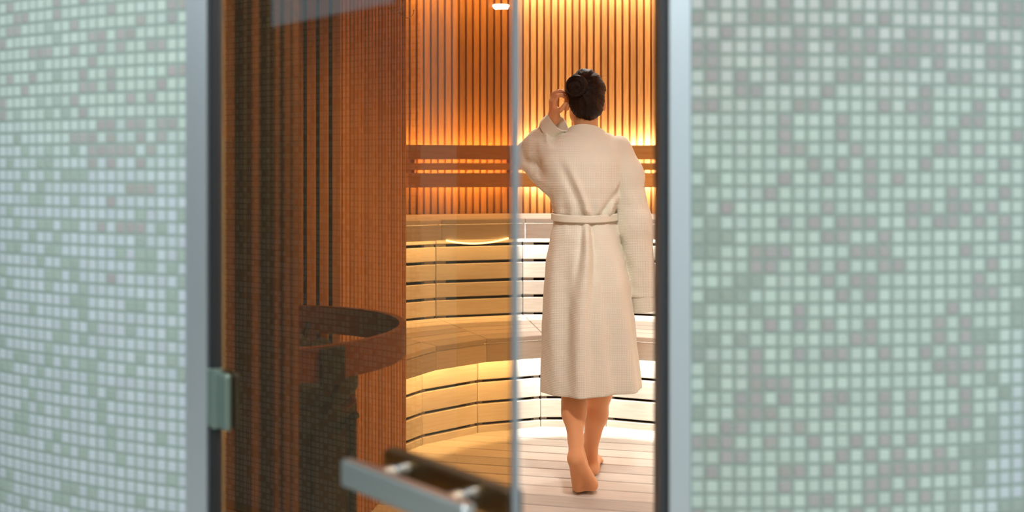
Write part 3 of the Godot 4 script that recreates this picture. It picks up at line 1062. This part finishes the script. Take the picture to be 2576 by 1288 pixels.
func feet_field(p: Vector3) -> float:
	if p.y > 0.30:
		return minf(caps(p, legs_list.slice(0, 4), 0.03), caps(p, legs_list.slice(4), 0.03))
	var left := p.z > -0.002
	var d := caps(p, foot_l if left else foot_r, 0.014)
	d = smin(d, caps(p, legs_list.slice(2, 4) if left else legs_list.slice(6), 0.03), 0.016)
	return maxf(d, -(p.y - 0.002))

func hand_l_field(p: Vector3) -> float:
	var d := caps(p, palm_l, 0.012)
	d = smin(d, chain(p, fingers_l), 0.006)
	return smin(d, cap(p, torso_list[5][0], torso_list[5][1], 0.034, 0.021), 0.015)

func hand_r_field(p: Vector3) -> float:
	return smin(smin(caps(p, hand_r, 0.012), chain(p, fingers_r), 0.006), cap(p, torso_list[7][0], torso_list[7][1], 0.034, 0.022), 0.015)

# the head, turned a little to the left and tilted towards the raised hand
func head_field(p: Vector3) -> float:
	var q := Basis(Vector3.UP, -0.20) * (p - Vector3(0.0, 1.56, -0.02))
	var d := egg(q, Vector3(0, 0.030, 0.005), Vector3(0.073, 0.090, 0.092))
	d = smin(d, egg(q, Vector3(0, -0.055, -0.045), Vector3(0.050, 0.050, 0.050)), 0.04)
	d = smin(d, cap(q, Vector3(0, 0.012, -0.088), Vector3(0, -0.022, -0.108), 0.008, 0.013), 0.012)      # nose
	d = smin(d, cap(q, Vector3(-0.018, -0.053, -0.088), Vector3(0.018, -0.053, -0.088), 0.007, 0.007), 0.008)   # lips
	d = smin(d, cap(q, Vector3(-0.04, 0.024, -0.078), Vector3(0.04, 0.024, -0.078), 0.008, 0.008), 0.012)       # brow
	for s in [-1.0, 1.0]:
		d = maxf(d, -(q.distance_to(Vector3(s * 0.031, 0.004, -0.094)) - 0.013))
		d = minf(d, q.distance_to(Vector3(s * 0.031, 0.004, -0.074)) - 0.0125)
		var ear := egg(q, Vector3(s * 0.077, -0.012, 0.006), Vector3(0.011, 0.031, 0.019))
		ear = maxf(ear, -egg(q, Vector3(s * 0.086, -0.008, 0.004), Vector3(0.008, 0.020, 0.011)))
		d = smin(d, ear, 0.006)
	return smin(d, cap(p, torso_list[2][0], torso_list[2][1], 0.055, 0.047), 0.02)

# heights of the robe: y, centre x, half width, centre z, half depth
const ROBE := [
	[0.30, 0.032, 0.214, -0.01, 0.178], [0.40, 0.028, 0.209, -0.01, 0.174], [0.60, 0.019, 0.196, -0.01, 0.162], [0.80, 0.010, 0.180, -0.008, 0.148], [0.90, 0.003, 0.164, -0.005, 0.134], [1.00, -0.002, 0.143, -0.005, 0.116],
	[1.06, -0.002, 0.127, -0.01, 0.102], [1.085, -0.002, 0.123, -0.01, 0.099], [1.11, -0.002, 0.129, -0.008, 0.106], [1.15, -0.004, 0.136, -0.005, 0.112], [1.22, -0.008, 0.152, -0.003, 0.117], [1.30, -0.008, 0.170, -0.004, 0.113],
	[1.36, -0.004, 0.168, -0.010, 0.098], [1.41, 0.0, 0.120, -0.016, 0.078], [1.45, 0.003, 0.075, -0.02, 0.064], [1.50, 0.004, 0.050, -0.02, 0.045],
]
var wrinkle := FastNoiseLite.new()

func bump(x: float, c: float, w: float) -> float:
	var t := (x - c) / w
	return exp(-t * t)

func robe_body(p: Vector3, grow := 0.0) -> float:
	var i := 0
	while i < ROBE.size() - 2 and p.y > ROBE[i + 1][0]:
		i += 1
	var a: Array = ROBE[i]
	var b: Array = ROBE[i + 1]
	var t := clampf((p.y - a[0]) / (b[0] - a[0]), 0.0, 1.0)
	t = t * t * (3.0 - 2.0 * t) * 0.5 + t * 0.5
	var cx := lerpf(a[1], b[1], t)
	var hx := lerpf(a[2], b[2], t) + grow
	var cz := lerpf(a[3], b[3], t)
	var hz := lerpf(a[4], b[4], t) + grow
	var dx := p.x - cx
	var dz := p.z - cz
	var l := Vector2(dx / hx, dz / hz)
	var k := l.length()
	var d := (k - 1.0) * k / maxf(Vector2(l.x / hx, l.y / hz).length(), 1e-4)
	var ang := atan2(dx, dz)                   # 0 faces the camera
	if p.y < 1.085:
		var g := smoothstep(1.085, 0.62, p.y)
		d -= g * (0.011 * cos(ang * 6.0 + 0.7) + 0.006 * cos(ang * 11.0 + 2.0 + 3.0 * p.y))
		# the box pleat hanging from the belt
		var px := -0.002 - 0.10 * maxf(0.0, 0.95 - p.y)
		var w := 0.013 + 0.055 * (1.085 - p.y)
		if dz > 0.0:
			d -= 0.026 * bump(p.x, px, w) * smoothstep(1.088, 1.0, p.y)
			d += 0.018 * bump(p.x, px + w * 1.35, w * 0.6) * smoothstep(1.085, 1.02, p.y) * smoothstep(0.62, 0.95, p.y)
			d += 0.014 * bump(p.x, px - w * 1.3, w * 0.5) * smoothstep(1.085, 1.02, p.y) * smoothstep(0.70, 0.98, p.y)
			# small gathers right below the belt
			d -= 0.0014 * cos(p.x * 150.0) * smoothstep(0.98, 1.07, p.y)
			d -= 0.010 * bump(p.x, 0.13 - 0.2 * (0.9 - p.y), 0.035) * smoothstep(0.95, 0.8, p.y) * smoothstep(0.5, 0.7, p.y)
	elif dz > 0.0:
		# gathers above the belt and the long diagonal folds over the back
		var low := smoothstep(1.20, 1.10, p.y)
		d -= 0.0045 * cos(p.x * 120.0 + 12.0 * p.y) * low
		d -= 0.010 * bump(p.x, 0.012 + 0.02 * sin(p.y * 60.0), 0.018) * bump(p.y, 1.115, 0.016)
		var q := p.x + (p.y - 1.10) * 0.42
		d -= 0.011 * bump(q, 0.012, 0.014) * smoothstep(1.34, 1.2, p.y)
		d += 0.010 * bump(q, -0.018, 0.016) * smoothstep(1.36, 1.2, p.y)
		var q2 := p.x - (p.y - 1.10) * 0.75
		d += 0.009 * bump(q2, 0.055, 0.014) * smoothstep(1.28, 1.16, p.y)
		d -= 0.008 * bump(q2, 0.085, 0.016) * smoothstep(1.28, 1.16, p.y)
		d -= 0.007 * bump(p.x - (p.y - 1.10) * 0.25, 0.095, 0.012) * smoothstep(1.34, 1.2, p.y)
	return d

var sleeve_l := [
	[Vector3(-0.125, 1.365, -0.015), Vector3(-0.185, 1.350, -0.10), 0.062, 0.062], [Vector3(-0.185, 1.350, -0.10), Vector3(-0.217, 1.345, -0.14), 0.062, 0.060], [Vector3(-0.217, 1.345, -0.14), Vector3(-0.118, 1.466, -0.040), 0.057, 0.050],
	[Vector3(-0.205, 1.305, -0.12), Vector3(-0.135, 1.22, -0.01), 0.056, 0.045],
]
var cuff_dir := Vector3(0.099, 0.105, 0.085).normalized()
var cuff_mid := Vector3(-0.119, 1.466, -0.040)
var sleeve_r := [
	[Vector3(0.135, 1.362, -0.015), Vector3(0.172, 1.26, -0.01), 0.056, 0.062], [Vector3(0.172, 1.26, -0.01), Vector3(0.204, 1.06, -0.005), 0.062, 0.066], [Vector3(0.204, 1.06, -0.005), Vector3(0.248, 0.70, -0.03), 0.066, 0.055],
]

func robe_field(p: Vector3) -> float:
	var d := maxf(robe_body(p), p.y - 1.428)
	# hem and hollow below
	if p.y < 0.9:
		d = maxf(d, (0.388 + 0.035 * p.x) - p.y)
		d = maxf(d, -maxf(robe_body(p, -0.016), p.y - 0.78))
	if p.y > 1.14 and p.x < 0.05:
		var s := 1e3
		for c in sleeve_l:
			s = smin(s, cap(p, c[0], c[1], c[2], c[3]), 0.03)
		var wq := p.dot(Vector3(0.5, 0.7, 0.5))
		s -= 0.0045 * sin(wq * 62.0 + 3.0 * wrinkle.get_noise_3dv(p * 11.0)) * smoothstep(-0.12, -0.19, p.x)
		var along := (p - cuff_mid).dot(cuff_dir) + 0.032
		s = maxf(s, along)
		d = smin(d, s, 0.022)
	if p.x > 0.05 and p.y > 0.66:
		var s := 1e3
		for c in sleeve_r:
			s = smin(s, cap(p, c[0], c[1], c[2], c[3]), 0.03)
		s -= 0.0022 * sin((p.y * 2.0 + p.x * 3.0) * 16.0 + 3.0 * wrinkle.get_noise_3dv(p * 8.0)) * smoothstep(1.34, 1.2, p.y)
		s = maxf(s, 0.760 - p.y)
		d = smin(d, s, 0.016 if p.y > 1.2 else 0.010)
	d -= 0.0022 * wrinkle.get_noise_3d(p.x * 16.0, p.y * 9.0, p.z * 16.0)
	return d

func hair_field(p: Vector3) -> float:
	var q := Basis(Vector3.UP, -0.20) * (p - Vector3(0.0, 1.56, -0.02))
	var d := egg(q, Vector3(0, 0.034, 0.008), Vector3(0.080, 0.096, 0.099))
	d = smin(d, egg(q, Vector3(0.0, -0.024, 0.034), Vector3(0.062, 0.058, 0.056)), 0.03)
	# strands drawn towards the bun
	var s := p - Vector3(-0.037, 1.612, 0.085)
	var ang := atan2(s.y, s.x)
	d -= 0.0011 * sin(ang * 52.0 + 5.0 * wrinkle.get_noise_3dv(p * 9.0)) + 0.0018 * sin(ang * 15.0 + 4.0 * wrinkle.get_noise_3dv(p * 7.0)) + 0.002 * sin(ang * 6.0 + 1.0)
	# the face and the ears stay free
	d = maxf(d, -egg(q, Vector3(0, -0.02, -0.105), Vector3(0.072, 0.085, 0.075)))
	d = maxf(d, -egg(q, Vector3(0.085, -0.020, -0.002), Vector3(0.026, 0.044, 0.034)))
	d = maxf(d, -egg(q, Vector3(-0.085, -0.020, -0.002), Vector3(0.026, 0.044, 0.034)))
	return maxf(d, -0.086 - q.y)

# the bun: a thick coil with a second turn pulled through its middle
func bun_field(p: Vector3) -> float:
	var q := Basis(Vector3.UP, 0.25) * Basis(Vector3.RIGHT, -0.2) * (p - Vector3(-0.043, 1.615, 0.086))
	var a := atan2(q.y, q.x)
	var n := wrinkle.get_noise_3dv(p * 22.0)
	var rr := Vector2(q.x, q.y * 0.96).length()
	var lay := Vector2(rr - 0.027 - 0.002 * sin(a * 2.0 + 1.0), q.z - 0.006 * sin(a + 0.6))
	var d := lay.length() - 0.0165 - 0.003 * sin(a + 2.2)
	d -= 0.0012 * sin(atan2(lay.y, lay.x) * 8.0 + a * 2.0 + 3.0 * n)
	# the turn pulled through: an arch from lower left over to the right
	var t := clampf((a + 1.2) / 4.4, 0.0, 1.0)
	var arch := Vector2(Vector2(q.x + 0.002, q.y + 0.006).length() - 0.016, q.z - 0.016 - 0.004 * t)
	var core := arch.length() - 0.0085
	core = maxf(core, -0.010 - q.y)
	core -= 0.0010 * sin(atan2(arch.y, arch.x) * 6.0 + a * 3.0 + 2.0 * n)
	var knot := egg(q, Vector3(-0.004, -0.010, 0.006), Vector3(0.019, 0.020, 0.015)) - 0.0012 * sin(q.x * 900.0 + 4.0 * n)
	d = smin(d, smin(core, knot, 0.003), 0.004)
	return minf(d, egg(q, Vector3(0, 0, -0.008), Vector3(0.026, 0.026, 0.016)))

# an open sleeve end: outside, rim and inside of a short tube
func cuff(parent: Node, m: Material, base: Vector3, tip: Vector3, r0: float, r1: float, flat: Vector3) -> void:
	var st := begin()
	var z := (tip - base).normalized()
	var x := (flat - z * flat.dot(z)).normalized()
	var y := z.cross(x)
	var prof := [[0.0, 0.0], [0.35, 0.001], [0.8, 0.0], [0.97, 0.0005], [1.0, -0.002], [0.97, -0.0045], [0.3, -0.005]]
	var n := 40
	for i in prof.size() - 1:
		for k in n:
			var q := []
			var nn := []
			for e in [[i, k], [i, k + 1], [i + 1, k + 1], [i + 1, k]]:
				var a: float = TAU * e[1] / n
				var u: float = prof[e[0]][0]
				var r: float = lerpf(r0, r1, u) + prof[e[0]][1] + 0.0015 * sin(a * 5.0 + u * 2.0)
				var out := x * cos(a) + y * sin(a) * 0.92
				q.append(base.lerp(tip, u) + out * r)
				nn.append(out * (1.0 if i < 3 else (-1.0 if i > 4 else 0.0)) + z * (1.0 if i == 3 or i == 4 else 0.0))
			smooth_quad(st, q, nn)
	part("cuff", st.commit(), m, parent)

func fabric(called: String, c: Color, cell: float, relief: float) -> StandardMaterial3D:
	var m := mat(called, c, 0.92, 0.0, 0.2)
	var im := Image.create(48, 48, false, Image.FORMAT_RF)
	for y in 48:
		for x in 48:
			var u := absf(x / 48.0 * 2.0 - 1.0)
			var v := absf(y / 48.0 * 2.0 - 1.0)
			var e := maxf(u, v)
			im.set_pixel(x, y, Color(smoothstep(0.25, 0.85, e), 0, 0))
	m.heightmap_enabled = true
	m.heightmap_texture = ImageTexture.create_from_image(im)
	m.heightmap_scale = relief
	m.uv1_triplanar = true
	m.uv1_triplanar_sharpness = 6.0
	m.uv1_scale = Vector3.ONE / cell
	m.rim_enabled = true
	m.rim = 0.3
	m.backlight_enabled = true
	m.backlight = Color(0.3, 0.28, 0.25)
	return m

func person() -> void:
	wrinkle.seed = 11
	wrinkle.frequency = 1.0
	var o := thing("person", "barefoot person in a white waffle bathrobe, dark hair in a bun, walking into the sauna", "person", Vector3(0.298, 0, -4.05))
	var skin := mat("skin", srgb(228, 168, 122), 0.55, 0.0, 0.4)
	skin.subsurf_scatter_enabled = true
	skin.subsurf_scatter_strength = 0.15
	var st := begin()
	net(st, body_field, Vector3(-0.30, 0.41, -0.26), Vector3(0.30, 1.46, 0.17), 0.012)
	net(st, feet_field, Vector3(-0.10, -0.012, -0.37), Vector3(0.15, 0.44, 0.24), 0.0055)
	net(st, hand_l_field, Vector3(-0.165, 1.46, -0.07), Vector3(-0.06, 1.62, 0.055), 0.0032)
	net(st, hand_r_field, Vector3(0.165, 0.675, -0.14), Vector3(0.25, 0.86, -0.065), 0.0036)
	net(st, head_field, Vector3(-0.10, 1.44, -0.16), Vector3(0.10, 1.67, 0.09), 0.0055)
	part("body", st.commit(), skin, o)
	# hair
	var hairm := mat("dark brown hair", Color(1, 1, 1), 0.62, 0.0, 0.35)
	hairm.albedo_texture = noise_tex(5, 0.02, [[0.0, srgb(14, 9, 6)], [0.5, srgb(30, 19, 13)], [1.0, srgb(58, 38, 25)]], 256)
	hairm.uv1_triplanar = true
	hairm.uv1_scale = Vector3(14, 50, 14)
	st = begin()
	net(st, hair_field, Vector3(-0.10, 1.45, -0.14), Vector3(0.10, 1.675, 0.10), 0.0042)
	var hair := part("hair", st.commit(), hairm, o)
	hair.set_meta("label", "dark brown hair pinned up")
	# the bun: a rope of hair wound round itself
	st = begin()
	net(st, bun_field, Vector3(-0.095, 1.555, 0.04), Vector3(0.025, 1.670, 0.145), 0.0032)
	part("bun", st.commit(), hairm, hair)
	st = begin()
	for i in 26:
		var side := i % 6
		var a := rng.randf_range(0, TAU)
		var p0 := Vector3(cos(a) * 0.074, 1.592 + sin(a) * 0.088, 0.02)
		var d := Vector3(cos(a), sin(a), 0.2) * rng.randf_range(0.006, 0.02)
		var e := Vector3(rng.randf_range(-0.02, 0.02), rng.randf_range(-0.01, 0.02), 0.01)
		if side == 0:
			p0 = Vector3(rng.randf_range(-0.055, 0.055), 1.50, 0.035)
			d = Vector3(rng.randf_range(-0.008, 0.008), -0.012, 0.004)
			e = Vector3(rng.randf_range(-0.012, 0.012), -0.014, 0.0)
		tube(st, [p0, p0 + d * 0.6, p0 + d + e * 0.5, p0 + d + e], [0.0004, 0.0004, 0.0003, 0.0002], 4)
	var loose := part("loose_strands", st.commit(), hairm, hair)
	loose.set_meta("kind", "stuff")
	# robe
	var cloth := fabric("white waffle cotton", srgb(236, 235, 221), 0.0067, 0.065)
	var plain := fabric("white cotton trim", srgb(236, 235, 221), 0.0030, 0.02)
	st = begin()
	net(st, robe_field, Vector3(-0.30, 0.36, -0.26), Vector3(0.335, 1.49, 0.22), 0.0062)
	var robe := part("bathrobe", st.commit(), cloth, o)
	robe.set_meta("label", "white waffle bathrobe")
	cuff(robe, plain, cuff_mid - cuff_dir * 0.042, cuff_mid + cuff_dir * 0.020, 0.0535, 0.0545, Vector3.UP)
	cuff(robe, cloth, Vector3(0.2385, 0.785, -0.0246), Vector3(0.2485, 0.704, -0.0306), 0.0585, 0.0560, Vector3.RIGHT)
	# belt
	st = begin()
	var ring := []
	var n := 64
	for i in n + 1:
		var a := TAU * i / n
		var p := Vector3(-0.002 + sin(a) * 0.131, 1.088 - 0.006 * cos(a), -0.008 + cos(a) * 0.108)
		ring.append([p, Vector3(sin(a) / 0.131, 0, cos(a) / 0.108).normalized()])
	for i in n:
		strip(st, ring[i], ring[i + 1], 0.0155, 0.0055)
	part("belt", st.commit(), plain, robe)
	# collar: a folded band round the neck, open at the throat
	st = begin()
	var last := []
	for i in 41:
		var a := lerpf(-2.5, 2.5, i / 40.0)
		var f := (1.0 - cos(a)) * 0.5
		var low := Vector3(0.008 + sin(a) * 0.104, 1.396 - 0.080 * f - 0.008 * sin(a), -0.022 + cos(a) * 0.081)
		var high := Vector3(0.008 + sin(a) * 0.078, 1.460 - 0.075 * f - 0.010 * sin(a), -0.024 + cos(a) * 0.066)
		var out := (low - Vector3(0.008, low.y - 0.03, -0.022)).normalized()
		var row := [low + out * 0.005, low.lerp(high, 0.55) + out * 0.010, high + out * 0.005, high - out * 0.004, low - out * 0.012]
		if i:
			for k in 4:
				var inside: Vector3 = (row[4] + row[1] + last[4] + last[1]) / 4.0
				face(st, [last[k], row[k], row[k + 1], last[k + 1]], inside)
		last = row
	part("collar", st.commit(), plain, robe)

func strip(st: SurfaceTool, a: Array, b: Array, half: float, thick: float) -> void:
	var u := Vector3(0, half, 0)
	var v := Vector3(0, half * 0.75, 0)
	var ao: Vector3 = a[0] + a[1] * thick
	var bo: Vector3 = b[0] + b[1] * thick
	var up := Vector3.UP
	smooth_quad(st, [ao - v, bo - v, bo + v, ao + v], [a[1], b[1], b[1], a[1]])
	smooth_quad(st, [ao + v, bo + v, b[0] + u, a[0] + u], [(a[1] + up).normalized(), (b[1] + up).normalized(), up, up])
	smooth_quad(st, [ao - v, bo - v, b[0] - u, a[0] - u], [(a[1] - up).normalized(), (b[1] - up).normalized(), -up, -up])
